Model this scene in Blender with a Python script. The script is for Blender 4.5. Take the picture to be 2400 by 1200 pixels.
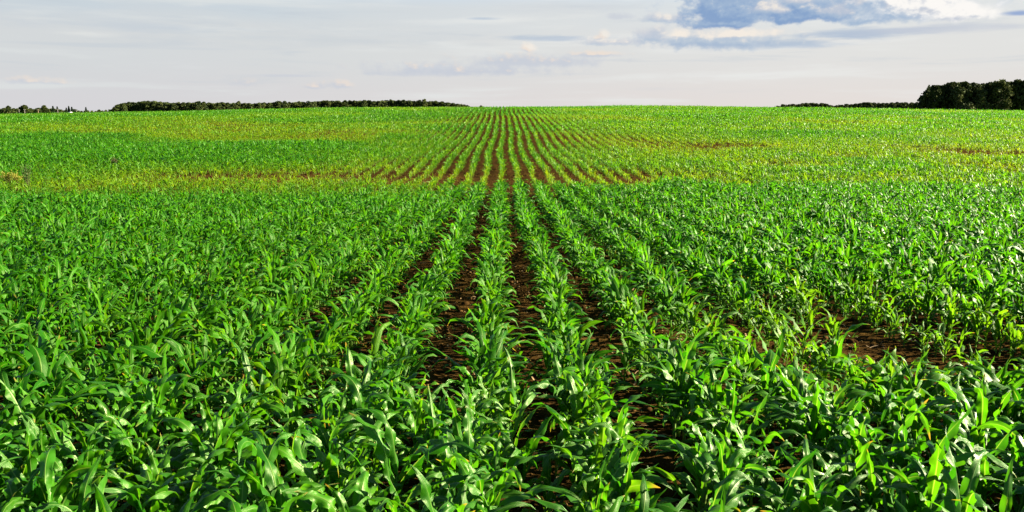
import bpy, math, random
import numpy as np

# ------------------------------------------------------------------ scene, camera, light
for o in list(bpy.data.objects):
    bpy.data.objects.remove(o)
SC = bpy.context.scene
COL = SC.collection
R = math.radians
PI = math.pi

F_PX, W_PX, H_PX = 1900.0, 2400.0, 1200.0        # focal length in photo pixels
CAM_Z = 2.0
PITCH = math.atan((600 - 262) / F_PX)            # level line 262 px from the top
YAW = math.atan(18 / F_PX)                       # crop rows run along +Y, a touch left of the view axis

cd = bpy.data.cameras.new('camera')
cam = bpy.data.objects.new('camera', cd)
COL.objects.link(cam)
cam.location = (0, 0, CAM_Z)
cam.rotation_euler = (PI / 2 - PITCH, 0, -YAW)
cd.sensor_width = 36.0
cd.lens = 36.0 * F_PX / W_PX
cd.clip_start = 0.05
cd.clip_end = 30000
SC.camera = cam

SUN_AZ, SUN_EL = R(88), R(26)                    # azimuth clockwise from +Y (to the right), elevation
sun_dir = np.array([math.sin(SUN_AZ) * math.cos(SUN_EL), math.cos(SUN_AZ) * math.cos(SUN_EL), math.sin(SUN_EL)])
ld = bpy.data.lights.new('sun', 'SUN')
ld.energy = 5.0
ld.angle = R(0.5)
ld.color = (1.0, 0.90, 0.70)
sun = bpy.data.objects.new('sun', ld)
COL.objects.link(sun)
sun.rotation_euler = (PI / 2 - SUN_EL, 0, PI - SUN_AZ)
sun.location = (60, 40, 60)

vs = SC.view_settings
vs.view_transform = 'Standard'
vs.look = 'None'
vs.exposure = 2.80
vs.gamma = 1.0
SC.cycles.max_bounces = 6
SC.cycles.transparent_max_bounces = 4
SC.cycles.caustics_reflective = False
SC.cycles.caustics_refractive = False


def px_ray(x, y):
    """direction in the world for a pixel of the 2400x1200 photograph"""
    cx, cy = (x - 1200) / F_PX, (600 - y) / F_PX
    v = np.array([cx, math.cos(PITCH) + cy * math.sin(PITCH), -math.sin(PITCH) + cy * math.cos(PITCH)])
    c, s = math.cos(YAW), math.sin(YAW)
    v = np.array([v[0] * c + v[1] * s, -v[0] * s + v[1] * c, v[2]])
    return v / np.linalg.norm(v)


def project(P):
    """world points (n,3) -> pixel x, y and depth"""
    P = np.asarray(P, float) - np.array([0, 0, CAM_Z])
    c, s = math.cos(YAW), math.sin(YAW)
    x = P[:, 0] * c - P[:, 1] * s
    y = P[:, 0] * s + P[:, 1] * c
    d = y * math.cos(PITCH) - P[:, 2] * math.sin(PITCH)
    u = y * math.sin(PITCH) + P[:, 2] * math.cos(PITCH)
    dd = np.where(d > 0.05, d, 0.05)
    return 1200 + F_PX * x / dd, 600 - F_PX * u / dd, d


# ------------------------------------------------------------------ node helper
class NT:
    def __init__(s, tree):
        s.t = tree
        s.n = tree.nodes
        s.l = tree.links

    def set(s, sock, v):
        if hasattr(v, 'is_linked') or isinstance(v, bpy.types.NodeSocket):
            s.l.new(v, sock)
        else:
            if hasattr(sock.default_value, '__len__') and not hasattr(v, '__len__'):
                v = (v,) * len(sock.default_value)
            if hasattr(sock.default_value, '__len__') and len(sock.default_value) == 4 and len(v) == 3:
                v = tuple(v) + (1.0,)
            sock.default_value = v

    def math(s, op, a, b=0.0, c=None, clamp=False):
        n = s.n.new('ShaderNodeMath')
        n.operation = op
        n.use_clamp = clamp
        s.set(n.inputs[0], a)
        s.set(n.inputs[1], b)
        if c is not None:
            s.set(n.inputs[2], c)
        return n.outputs[0]

    def add(s, a, b): return s.math('ADD', a, b)
    def sub(s, a, b): return s.math('SUBTRACT', a, b)
    def mul(s, a, b): return s.math('MULTIPLY', a, b)

    def smooth(s, v, lo, hi, a=0.0, b=1.0):
        n = s.n.new('ShaderNodeMapRange')
        n.interpolation_type = 'SMOOTHSTEP'
        s.set(n.inputs['Value'], v)
        n.inputs['From Min'].default_value = lo
        n.inputs['From Max'].default_value = hi
        n.inputs['To Min'].default_value = a
        n.inputs['To Max'].default_value = b
        return n.outputs['Result']

    def mix(s, f, a, b, mode='MIX'):
        n = s.n.new('ShaderNodeMix')
        n.data_type = 'RGBA'
        n.blend_type = mode
        n.clamp_factor = True
        s.set(n.inputs[0], f)
        s.set(n.inputs[6], a)
        s.set(n.inputs[7], b)
        return n.outputs[2]

    def vec(s, x, y, z=0.0):
        n = s.n.new('ShaderNodeCombineXYZ')
        for i, v in enumerate((x, y, z)):
            s.set(n.inputs[i], v)
        return n.outputs[0]

    def noise(s, vec, scale=1.0, detail=4.0, rough=0.55, dist=0.0):
        n = s.n.new('ShaderNodeTexNoise')
        if vec is not None:
            s.set(n.inputs['Vector'], vec)
        n.inputs['Scale'].default_value = scale
        n.inputs['Detail'].default_value = detail
        n.inputs['Roughness'].default_value = rough
        n.inputs['Distortion'].default_value = dist
        return n.outputs['Fac']


# ------------------------------------------------------------------ sky
def lin(r, g, b):
    f = lambda c: (c / 255 / 12.92) if c / 255 <= 0.04045 else ((c / 255 + 0.055) / 1.055) ** 2.4
    return np.array([f(r), f(g), f(b)])


SKY_STRENGTH = 0.05
SKY_GAIN = 1.0 / (SKY_STRENGTH * 2 ** vs.exposure)


def skycol(r, g, b):
    return tuple(lin(r, g, b) * SKY_GAIN) + (1.0,)


def px_uv(x, y):
    d = px_ray(x, y)
    return math.atan2(d[0], d[1]), math.asin(d[2])


world = bpy.data.worlds.new('World')
SC.world = world
world.use_nodes = True
wt = NT(world.node_tree)
wt.n.clear()
w_out = wt.n.new('ShaderNodeOutputWorld')
w_bg = wt.n.new('ShaderNodeBackground')
w_bg.inputs['Strength'].default_value = SKY_STRENGTH
wt.l.new(w_bg.outputs[0], w_out.inputs['Surface'])
sky = wt.n.new('ShaderNodeTexSky')
sky.sky_type = 'NISHITA'
sky.sun_disc = False
sky.sun_elevation = SUN_EL
sky.sun_rotation = SUN_AZ
sky.air_density = 0.45
sky.dust_density = 0.2
sky.ozone_density = 1.0
tc = wt.n.new('ShaderNodeTexCoord')
sp = wt.n.new('ShaderNodeSeparateXYZ')
wt.l.new(tc.outputs['Generated'], sp.inputs[0])
U = wt.math('ARCTAN2', sp.outputs[0], sp.outputs[1])
V = wt.math('ARCSINE', sp.outputs[2])
# thin high overcast near the horizon, thinning out to blue overhead
n_streak = wt.noise(wt.vec(wt.mul(U, 5.0), wt.mul(V, 60.0), 3.1), 1.0, 5, 0.55, 0.4)
n_broad = wt.noise(wt.vec(wt.mul(U, 2.2), wt.mul(V, 14.0), 7.7), 1.0, 3, 0.5)
n_puff = wt.noise(wt.vec(wt.mul(U, 52.0), wt.mul(V, 80.0), 1.3), 1.0, 6, 0.60)
n_fine = wt.noise(wt.vec(wt.mul(U, 120.0), wt.mul(V, 210.0), 5.3), 1.0, 5, 0.60)
n_band = wt.noise(wt.vec(wt.mul(U, 18.0), wt.mul(V, 150.0), 9.2), 1.0, 5, 0.6)
side = wt.smooth(U, -0.55, 0.45)
hor = wt.mix(side, skycol(214, 213, 216), skycol(229, 222, 218))
midc = wt.mix(side, skycol(212, 216, 218), skycol(226, 226, 224))
topc = wt.mix(side, skycol(184, 205, 221), skycol(222, 228, 231))
veil = wt.mix(wt.smooth(V, 0.005, 0.07), hor, midc)
vtop = wt.add(V, wt.mul(wt.sub(n_broad, 0.5), 0.10))
veil = wt.mix(wt.smooth(vtop, 0.075, 0.16), veil, topc)
veil = wt.mix(wt.smooth(n_streak, 0.48, 0.74, 0, 0.75), veil, wt.mix(side, skycol(222, 226, 226), skycol(235, 236, 234)))
veil = wt.mix(wt.mul(wt.smooth(n_streak, 0.44, 0.25, 0, 0.55), wt.smooth(V, 0.01, 0.05)), veil, skycol(196, 205, 214))
cover = wt.smooth(V, 0.12, 0.19, 1.0, 0.0)
skymix = wt.mix(cover, sky.outputs[0], veil)


def ellipse(x, y, wx, up, dn, UU=None, VV=None):
    """1 in the middle of a cloud patch given by where it stands in the sky, 0 on its outline; up/dn: reach above and below"""
    UU, VV = UU or U, VV or V
    u0, v0 = px_uv(x, y)
    k = 1.0 / F_PX
    du = wt.mul(wt.sub(UU, u0), 1 / (wx * k))
    dv = wt.sub(VV, v0)
    dv = wt.add(wt.mul(wt.math('MAXIMUM', dv, 0.0), 1 / (up * k)), wt.mul(wt.math('MAXIMUM', wt.mul(dv, -1.0), 0.0), 1 / (dn * k)))
    r = wt.math('SQRT', wt.add(wt.mul(du, du), wt.mul(dv, dv)))
    return wt.sub(1.0, r)


def blob(base, x, y, wx, up, dn, col, alpha=1.0, amp=1.0, soft=0.9, noise=None, thr=-0.1):
    d = ellipse(x, y, wx, up, dn)
    d = wt.add(d, wt.mul(wt.sub(n_puff if noise is None else noise, 0.5), amp * 2.4))
    return wt.mix(wt.smooth(d, thr, thr + soft, 0.0, alpha), base, col)


def puff(UU, VV):
    a = wt.noise(wt.vec(wt.mul(UU, 46.0), wt.mul(VV, 64.0), 1.3), 1.0, 7, 0.58)
    return wt.mul(wt.sub(a, 0.5), 2.2)


def cumulus(base, ells, dark, mid, light, alpha=1.0, soft=0.55, warm=0.0):
    """heaped cloud: one density for all its lobes, lit where it thins out towards the sun (to the right and up)"""
    def density(UU, VV):
        m = None
        for e in ells:
            v = ellipse(*e, UU, VV)
            m = v if m is None else wt.math('SMOOTH_MAX', m, v, 0.25)
        return wt.add(m, puff(UU, VV))
    d0 = density(U, V)
    d1 = density(wt.add(U, 9.0 / F_PX), wt.add(V, 8.0 / F_PX))
    lit = wt.sub(d0, d1)
    lit = wt.add(lit, wt.mul(wt.sub(0.75, d0), 0.22))
    lit = wt.add(lit, warm) if warm else lit
    c = wt.mix(wt.smooth(lit, -0.30, 0.34), dark, mid)
    c = wt.mix(wt.smooth(lit, 0.22, 0.85), c, light)
    return wt.mix(wt.smooth(d0, -0.12, -0.12 + soft, 0.0, alpha), base, c)


BLUE, GREY, LILAC = skycol(150, 175, 207), skycol(172, 190, 212), skycol(198, 204, 216)
CREAM, WHITE, PEACH = skycol(246, 237, 226), skycol(252, 249, 245), skycol(240, 224, 210)
S = skymix
# broad soft grey layers across the middle
S = blob(S, 760, 92, 420, 40, 26, skycol(199, 207, 214), 0.5, 0.9, 1.3, n_band)
S = blob(S, 300, 60, 300, 26, 20, skycol(196, 206, 216), 0.5, 0.9, 1.3, n_band)
S = blob(S, 1330, 20, 260, 26, 16, skycol(206, 212, 218), 0.5, 0.9, 1.3, n_band)
# low lilac bank, centre
S = cumulus(S, [(1090, 168, 250, 30, 12), (1230, 146, 190, 24, 16), (1390, 128, 90, 10, 8)], LILAC, LILAC, PEACH, 0.8, 1.0)
S = blob(S, 980, 175, 130, 10, 6, LILAC, 0.5, 0.6, 1.0, n_band)
S = cumulus(S, [(1240, 112, 22, 18, 10)], LILAC, PEACH, CREAM, 0.8, 0.7, 0.2)
# wisps left of the cumulus
S = blob(S, 1290, 90, 150, 9, 8, GREY, 0.6, 0.8, 1.0, n_band)
S = cumulus(S, [(1440, 98, 120, 14, 9), (1530, 88, 60, 26, 14)], GREY, LILAC, CREAM, 0.85, 0.8)
S = cumulus(S, [(1418, 84, 19, 16, 9), (1404, 88, 22, 8, 6)], LILAC, PEACH, CREAM, 0.7, 0.8, 0.2)
S = blob(S, 1135, 44, 52, 5, 4, GREY, 0.6, 0.5, 1.0, n_band)
S = blob(S, 1450, 40, 34, 12, 7, LILAC, 0.6, 0.8)
S = cumulus(S, [(1560, 44, 62, 16, 9)], GREY, LILAC, CREAM, 0.85, 0.8)
# lower shelf
S = blob(S, 1830, 104, 190, 16, 12, GREY, 0.8, 0.6, 1.0, n_band)
S = cumulus(S, [(1690, 98, 180, 32, 20)], skycol(168, 187, 211), skycol(186, 200, 216), CREAM, 0.95, 0.8)
S = cumulus(S, [(1730, 82, 110, 18, 8), (1590, 80, 30, 14, 8)], LILAC, CREAM, CREAM, 0.95, 0.7, 0.25)
S = blob(S, 2020, 78, 170, 14, 14, GREY, 0.9, 0.6, 0.9, n_band)
S = blob(S, 2180, 70, 230, 12, 12, LILAC, 0.75, 0.6, 1.0, n_band)
# main cumulus
S = cumulus(S, [(1960, 24, 340, 120, 28), (2080, 40, 150, 70, 16)], skycol(166, 187, 212), skycol(196, 208, 222), WHITE, 1.0, 0.7)
S = cumulus(S, [(1705, 34, 112, 90, 26), (1690, 56, 95, 20, 12), (1880, 40, 120, 60, 14)], skycol(134, 163, 203), skycol(160, 183, 211), CREAM, 0.96, 0.6, -0.02)
S = cumulus(S, [(1805, 22, 46, 22, 12), (1870, 2, 50, 22, 9)], GREY, LILAC, CREAM, 0.9, 0.7, 0.15)
S = cumulus(S, [(1960, 28, 46, 20, 12), (2010, 4, 20, 18, 12)], GREY, LILAC, CREAM, 0.8, 0.7)
S = cumulus(S, [(2175, 10, 125, 120, 32), (2240, 34, 95, 44, 14), (2300, 28, 40, 18, 8), (2088, 4, 22, 26, 16)], LILAC, WHITE, WHITE, 1.0, 0.8, 0.25)
S = blob(S, 2390, 31, 36, 7, 6, skycol(150, 172, 212), 0.95, 0.4, 0.8, n_band)
# small low puffs
S = cumulus(S, [(790, 200, 44, 18, 9), (740, 203, 34, 9, 7)], LILAC, LILAC, PEACH, 0.6, 0.9, 0.1)
S = cumulus(S, [(570, 196, 44, 14, 10)], LILAC, LILAC, PEACH, 0.4, 1.0)
S = blob(S, 660, 178, 120, 6, 4, LILAC, 0.5, 0.7, 1.0, n_band)
S = cumulus(S, [(85, 192, 60, 12, 7)], LILAC, LILAC, PEACH, 0.6, 0.9, 0.1)
S = blob(S, 200, 78, 80, 10, 7, skycol(228, 230, 228), 0.6, 0.8, 1.0, n_band)
wt.l.new(S, w_bg.inputs['Color'])


# ------------------------------------------------------------------ small numeric helpers
def vnoise(x, y, seed=0):
    x = np.asarray(x, float)
    y = np.asarray(y, float)
    xi, yi = np.floor(x).astype(np.int64), np.floor(y).astype(np.int64)
    fx, fy = x - xi, y - yi
    fx, fy = fx * fx * (3 - 2 * fx), fy * fy * (3 - 2 * fy)

    def h(a, b):
        n = (a * 374761393 + b * 668265263 + seed * 1274126177) & 0xFFFFFFFF
        n = ((n ^ (n >> 13)) * 1274126177) & 0xFFFFFFFF
        n = n ^ (n >> 16)
        return (n & 0xFFFFFF) / float(0xFFFFFF)
    return (h(xi, yi) * (1 - fx) + h(xi + 1, yi) * fx) * (1 - fy) + (h(xi, yi + 1) * (1 - fx) + h(xi + 1, yi + 1) * fx) * fy


def fbm(x, y, seed=0, oct=3):
    a, t, s = 1.0, 0.0, 0.0
    for k in range(oct):
        t = t + a * vnoise(x * 2 ** k, y * 2 ** k, seed + 17 * k)
        s += a
        a *= 0.5
    return t / s


def sstep(x, a, b):
    t = np.clip((np.asarray(x, float) - a) / (b - a), 0, 1)
    return t * t * (3 - 2 * t)


_KY = np.array([-400, -60, 0, 10, 20, 27, 32, 38, 50, 69, 90, 117, 140, 160, 180, 215, 300, 500, 900, 9000], float)
_KZ = np.array([1.5, 1.0, 0, -.41, -.81, -1.05, -1.09, -1.03, -.75, -.38, .45, 1.68, 2.38, 2.72, 2.78, 2.5, 1.2, -.3, -.6, -1.0], float)


def profile(y):
    z = np.interp(y, _KY, _KZ)
    for k in (1.0, 2.5):                                      # soften the knots
        w = np.clip(np.abs(y) * 0.03, 0.5, 30) * k
        z = 0.5 * z + 0.25 * (np.interp(y - w, _KY, _KZ) + np.interp(y + w, _KY, _KZ))
    return z


def ground_z(x, y):
    x = np.asarray(x, float)
    y = np.asarray(y, float)
    z = profile(y)
    dx = x - 18
    k = np.where(dx < 0, 1.57e-4, 1.74e-4)
    z = z - 3.0 * (1 - np.exp(-k * dx * dx / 3.0)) * sstep(y, 60, 150)
    far = sstep(y, 30, 60)
    z = z + (fbm(x / 34, y / 26, 5) - 0.5) * 0.55 * far + (fbm(x / 9, y / 7, 8, 2) - 0.5) * 0.12 * sstep(y, 8, 30)
    return z


def near_rough(x, y):
    r = np.hypot(x, y)
    m = 1 - sstep(r, 10, 34)
    return ((fbm(x * 1.7, y * 2.6, 21, 3) - 0.5) * 0.07 + (fbm(x * 7, y * 9, 31, 2) - 0.5) * 0.035) * m


def mesh_np(name, co, quads, uv=None, attrs=None, smooth=True, tris=None):
    me = bpy.data.meshes.new(name)
    co = np.asarray(co, np.float32)
    me.vertices.add(len(co))
    me.vertices.foreach_set('co', co.ravel())
    nq = 0 if quads is None else len(quads)
    nt = 0 if tris is None else len(tris)
    loops = []
    if nq:
        loops.append(np.asarray(quads, np.int32).ravel())
    if nt:
        loops.append(np.asarray(tris, np.int32).ravel())
    loops = np.concatenate(loops)
    me.loops.add(len(loops))
    me.loops.foreach_set('vertex_index', loops)
    me.polygons.add(nq + nt)
    starts = np.concatenate([np.arange(nq) * 4, nq * 4 + np.arange(nt) * 3]).astype(np.int32)
    me.polygons.foreach_set('loop_start', starts)
    me.update(calc_edges=True)
    if smooth:
        me.polygons.foreach_set('use_smooth', np.ones(nq + nt, bool))
    if uv is not None:
        ul = me.uv_layers.new(name='UVMap')
        ul.data.foreach_set('uv', np.asarray(uv, np.float32)[loops].ravel())
    for k, v in (attrs or {}).items():
        a = me.attributes.new(k, 'FLOAT', 'POINT')
        a.data.foreach_set('value', np.asarray(v, np.float32))
    return me


def link(name, me, mat=None, parent=None, **props):
    o = bpy.data.objects.new(name, me)
    if mat is not None and me is not None and not me.materials:
        me.materials.append(mat)
    COL.objects.link(o)
    if parent is not None:
        o.parent = parent
    for k, v in props.items():
        o[k] = v
    return o


class Geo:
    """collects pieces of geometry, vertices + quads + uv"""
    def __init__(s):
        s.co, s.q, s.uv, s.n = [], [], [], 0
        s.t = []

    def add(s, co, q, uv=None, t=None):
        co = np.asarray(co, float)
        s.co.append(co)
        if q is not None and len(q):
            s.q.append(np.asarray(q) + s.n)
        if t is not None and len(t):
            s.t.append(np.asarray(t) + s.n)
        s.uv.append(np.zeros((len(co), 2)) if uv is None else np.asarray(uv, float))
        s.n += len(co)

    def arrays(s):
        return (np.concatenate(s.co), np.concatenate(s.q) if s.q else None, np.concatenate(s.uv), np.concatenate(s.t) if s.t else None)

    def mesh(s, name, smooth=True):
        co, q, uv, t = s.arrays()
        return mesh_np(name, co, q, uv, None, smooth, t)


def grid_quads(n, m):
    i = np.arange(n - 1)[:, None] * m + np.arange(m - 1)[None]
    return np.stack([i, i + 1, i + m + 1, i + m], -1).reshape(-1, 4)


def tube(pts, rad, sides=8, cap=True):
    pts = np.asarray(pts, float)
    n = len(pts)
    T = np.gradient(pts, axis=0)
    T /= np.linalg.norm(T, axis=1)[:, None] + 1e-9
    ref = np.array([0.0, 1.0, 0.0]) if abs(T[0, 1]) < 0.9 else np.array([1.0, 0, 0])
    A = np.cross(T, ref)
    A /= np.linalg.norm(A, axis=1)[:, None] + 1e-9
    B = np.cross(T, A)
    a = np.linspace(0, 2 * PI, sides + 1)
    rad = np.broadcast_to(np.asarray(rad, float), (n,))
    co = pts[:, None] + rad[:, None, None] * (np.cos(a)[None, :, None] * A[:, None] + np.sin(a)[None, :, None] * B[:, None])
    uv = np.stack(np.broadcast_arrays(np.linspace(0, 1, sides + 1)[None], np.linspace(0, 1, n)[:, None]), -1).reshape(-1, 2)
    return co.reshape(-1, 3), grid_quads(n, sides + 1), uv


# ------------------------------------------------------------------ materials
def new_mat(name):
    m = bpy.data.materials.new(name)
    m.use_nodes = True
    t = NT(m.node_tree)
    t.n.clear()
    out = t.n.new('ShaderNodeOutputMaterial')
    b = t.n.new('ShaderNodeBsdfPrincipled')
    t.l.new(b.outputs[0], out.inputs[0])
    return m, t, b, out


def bump(t, h, strength, dist, b):
    n = t.n.new('ShaderNodeBump')
    n.inputs['Strength'].default_value = strength
    n.inputs['Distance'].default_value = dist
    t.set(n.inputs['Height'], h)
    t.l.new(n.outputs[0], b.inputs['Normal'])


def leaf_material(name, per_object):
    m, t, b, out = new_mat(name)
    uvn = t.n.new('ShaderNodeUVMap')
    s = t.n.new('ShaderNodeSeparateXYZ')
    t.l.new(uvn.outputs[0], s.inputs[0])
    across, along = s.outputs[0], s.outputs[1]
    if per_object:
        oi = t.n.new('ShaderNodeObjectInfo')
        seed = oi.outputs['Random']
        va = t.n.new('ShaderNodeAttribute')
        va.attribute_type = 'OBJECT'
        va.attribute_name = 'vigor'
        vigor = va.outputs['Fac']
    else:
        a1 = t.n.new('ShaderNodeAttribute')
        a1.attribute_name = 'plant_seed'
        seed = a1.outputs['Fac']
        a2 = t.n.new('ShaderNodeAttribute')
        a2.attribute_name = 'vigor'
        vigor = a2.outputs['Fac']
    geo = t.n.new('ShaderNodeNewGeometry')
    pos = geo.outputs['Position']
    n1 = t.noise(pos, 9.0, 3, 0.6)
    # from healthy deep green to starved yellow green
    vig = t.add(vigor, t.mul(t.sub(n1, 0.5), 0.25))
    c_hi = t.mix(seed, LEAF['deep'], LEAF['mid'])
    c_lo = t.mix(seed, LEAF['pale'], LEAF['yellow'])
    c = t.mix(t.smooth(vig, 0.15, 0.82), c_lo, c_hi)
    # parallel veins and the pale midrib
    ca = t.math('ABSOLUTE', t.sub(across, 0.5))
    rib = t.smooth(ca, 0.075, 0.02)
    rib = t.mul(rib, t.smooth(along, 1.0, 0.45))
    vein = t.math('SINE', t.mul(across, 110.0))
    c = t.mix(t.smooth(vein, 0.2, 1.0, 0.0, 0.16), c, LEAF['rib'])
    c = t.mix(t.mul(rib, 0.9), c, LEAF['rib'])
    # dry brownish tips on some leaves
    tip = t.mul(t.smooth(t.add(along, t.mul(n1, 0.16)), 0.97, 1.08), t.smooth(seed, 0.62, 0.78))
    c = t.mix(t.mul(tip, 0.8), c, (0.22, 0.13, 0.03))
    t.l.new(c, b.inputs['Base Color'])
    t.set(b.inputs['Roughness'], t.smooth(n1, 0.3, 0.7, 0.31, 0.45) if per_object else t.smooth(n1, 0.3, 0.7, 0.34, 0.48))
    b.inputs['Specular IOR Level'].default_value = 0.44 if per_object else 0.18
    b.inputs['Specular Tint'].default_value = (0.85, 1.0, 0.55, 1.0)
    h = t.add(t.mul(vein, 0.25), t.mul(rib, -1.5))
    h = t.add(h, t.mul(t.noise(pos, 38.0, 2, 0.5), 1.2))
    bump(t, h, 0.35, 0.004, b)
    tr = t.n.new('ShaderNodeBsdfTranslucent')
    t.l.new(t.mix(0.0, t.mix(1.0, c, LEAF['trans'], 'MULTIPLY'), c), tr.inputs['Color'])
    mx = t.n.new('ShaderNodeMixShader')
    mx.inputs[0].default_value = 0.42
    t.l.new(b.outputs[0], mx.inputs[1])
    t.l.new(tr.outputs[0], mx.inputs[2])
    t.l.new(mx.outputs[0], out.inputs[0])
    return m


LEAF = dict(deep=(0.0035, 0.058, 0.0003), mid=(0.026, 0.125, 0.0005), pale=(0.052, 0.145, 0.0004), yellow=(0.100, 0.145, 0.0006),
            rib=(0.10, 0.180, 0.030), trans=(2.9, 2.3, 1.0))
M_LEAF = leaf_material('corn_leaf', True)
M_CROP = leaf_material('corn_crop_leaf', False)


def stalk_material():
    m, t, b, out = new_mat('corn_stalk')
    uvn = t.n.new('ShaderNodeUVMap')
    s = t.n.new('ShaderNodeSeparateXYZ')
    t.l.new(uvn.outputs[0], s.inputs[0])
    c = t.mix(t.smooth(s.outputs[1], 0.02, 0.30), (0.11, 0.055, 0.022), (0.11, 0.17, 0.025))
    c = t.mix(t.smooth(s.outputs[1], 0.35, 0.85), c, (0.04, 0.13, 0.008))
    c = t.mix(t.smooth(t.math('SINE', t.mul(s.outputs[0], 60.0)), 0, 1, 0, 0.2), c, (0.2, 0.3, 0.1))
    t.l.new(c, b.inputs['Base Color'])
    b.inputs['Roughness'].default_value = 0.42
    return m


M_STALK = stalk_material()


def soil_material():
    m, t, b, out = new_mat('field_soil')
    geo = t.n.new('ShaderNodeNewGeometry')
    p = geo.outputs['Position']
    n1 = t.noise(p, 0.35, 4, 0.6)
    n2 = t.noise(p, 5.0, 6, 0.65)
    n3 = t.noise(p, 38.0, 5, 0.7)
    c = t.mix(t.smooth(n2, 0.34, 0.68), (0.012, 0.0065, 0.0022), (0.044, 0.0245, 0.0065))
    c = t.mix(t.smooth(n3, 0.52, 0.75, 0, 0.6), c, (0.080, 0.050, 0.018))
    c = t.mix(t.smooth(n1, 0.5, 0.75, 0, 0.5), c, (0.062, 0.035, 0.008))
    # beyond the crop's crest: grass and other fields
    sepp = t.n.new('ShaderNodeSeparateXYZ')
    t.l.new(p, sepp.inputs[0])
    far = t.smooth(sepp.outputs[1], 185, 260)
    c = t.mix(far, c, t.mix(t.noise(p, 0.05, 4, 0.6), (0.03, 0.08, 0.008), (0.06, 0.10, 0.012)))
    t.l.new(c, b.inputs['Base Color'])
    b.inputs['Roughness'].default_value = 0.95
    b.inputs['Specular IOR Level'].default_value = 0.0
    bump(t, t.add(t.mul(n2, 1.0), t.mul(n3, 0.35)), 0.9, 0.05, b)
    return m


M_SOIL = soil_material()


def simple_mat(name, c1, c2, scale=3.0, rough=0.8, trans=0.0, spec=0.3):
    m, t, b, out = new_mat(name)
    geo = t.n.new('ShaderNodeNewGeometry')
    n = t.noise(geo.outputs['Position'], scale, 4, 0.6)
    c = t.mix(t.smooth(n, 0.32, 0.68), c1, c2)
    t.l.new(c, b.inputs['Base Color'])
    b.inputs['Roughness'].default_value = rough
    b.inputs['Specular IOR Level'].default_value = spec
    if trans:
        tr = t.n.new('ShaderNodeBsdfTranslucent')
        t.l.new(c, tr.inputs['Color'])
        mx = t.n.new('ShaderNodeMixShader')
        mx.inputs[0].default_value = trans
        t.l.new(b.outputs[0], mx.inputs[1])
        t.l.new(tr.outputs[0], mx.inputs[2])
        t.l.new(mx.outputs[0], out.inputs[0])
    return m


# ------------------------------------------------------------------ terrain: one sheet to the horizon
rad = np.concatenate([[0.0], np.geomspace(0.35, 9000, 420)])
ang = np.linspace(0, 2 * PI, 2)[:1]
front = np.linspace(-R(42), R(42), 420)
back = np.linspace(R(42), 2 * PI - R(42), 80)[1:-1]
ang = np.concatenate([front, back])
NA = len(ang)
RR, AA = np.meshgrid(rad[1:], ang, indexing='ij')
gx, gy = RR * np.sin(AA), RR * np.cos(AA)
gz = ground_z(gx, gy) + near_rough(gx, gy)
co = np.concatenate([[[0, 0, float(ground_z(np.zeros(1), np.zeros(1))[0])]], np.stack([gx, gy, gz], -1).reshape(-1, 3)])
i0 = 1 + np.arange(len(rad) - 2)[:, None] * NA
j = np.arange(NA)
jn = (j + 1) % NA
q = np.stack([i0 + j, i0 + NA + j, i0 + NA + jn, i0 + jn], -1).reshape(-1, 4)
tr = np.stack([np.zeros(NA, int), 1 + j, 1 + jn], -1)
link('field_ground', mesh_np('field_ground', co, q[:, ::-1], tris=tr[:, ::-1]), M_SOIL, kind='structure',
     label='brown cloddy soil of the field running to the horizon')

# ------------------------------------------------------------------ corn plants
rs = np.random.RandomState(11)


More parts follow.
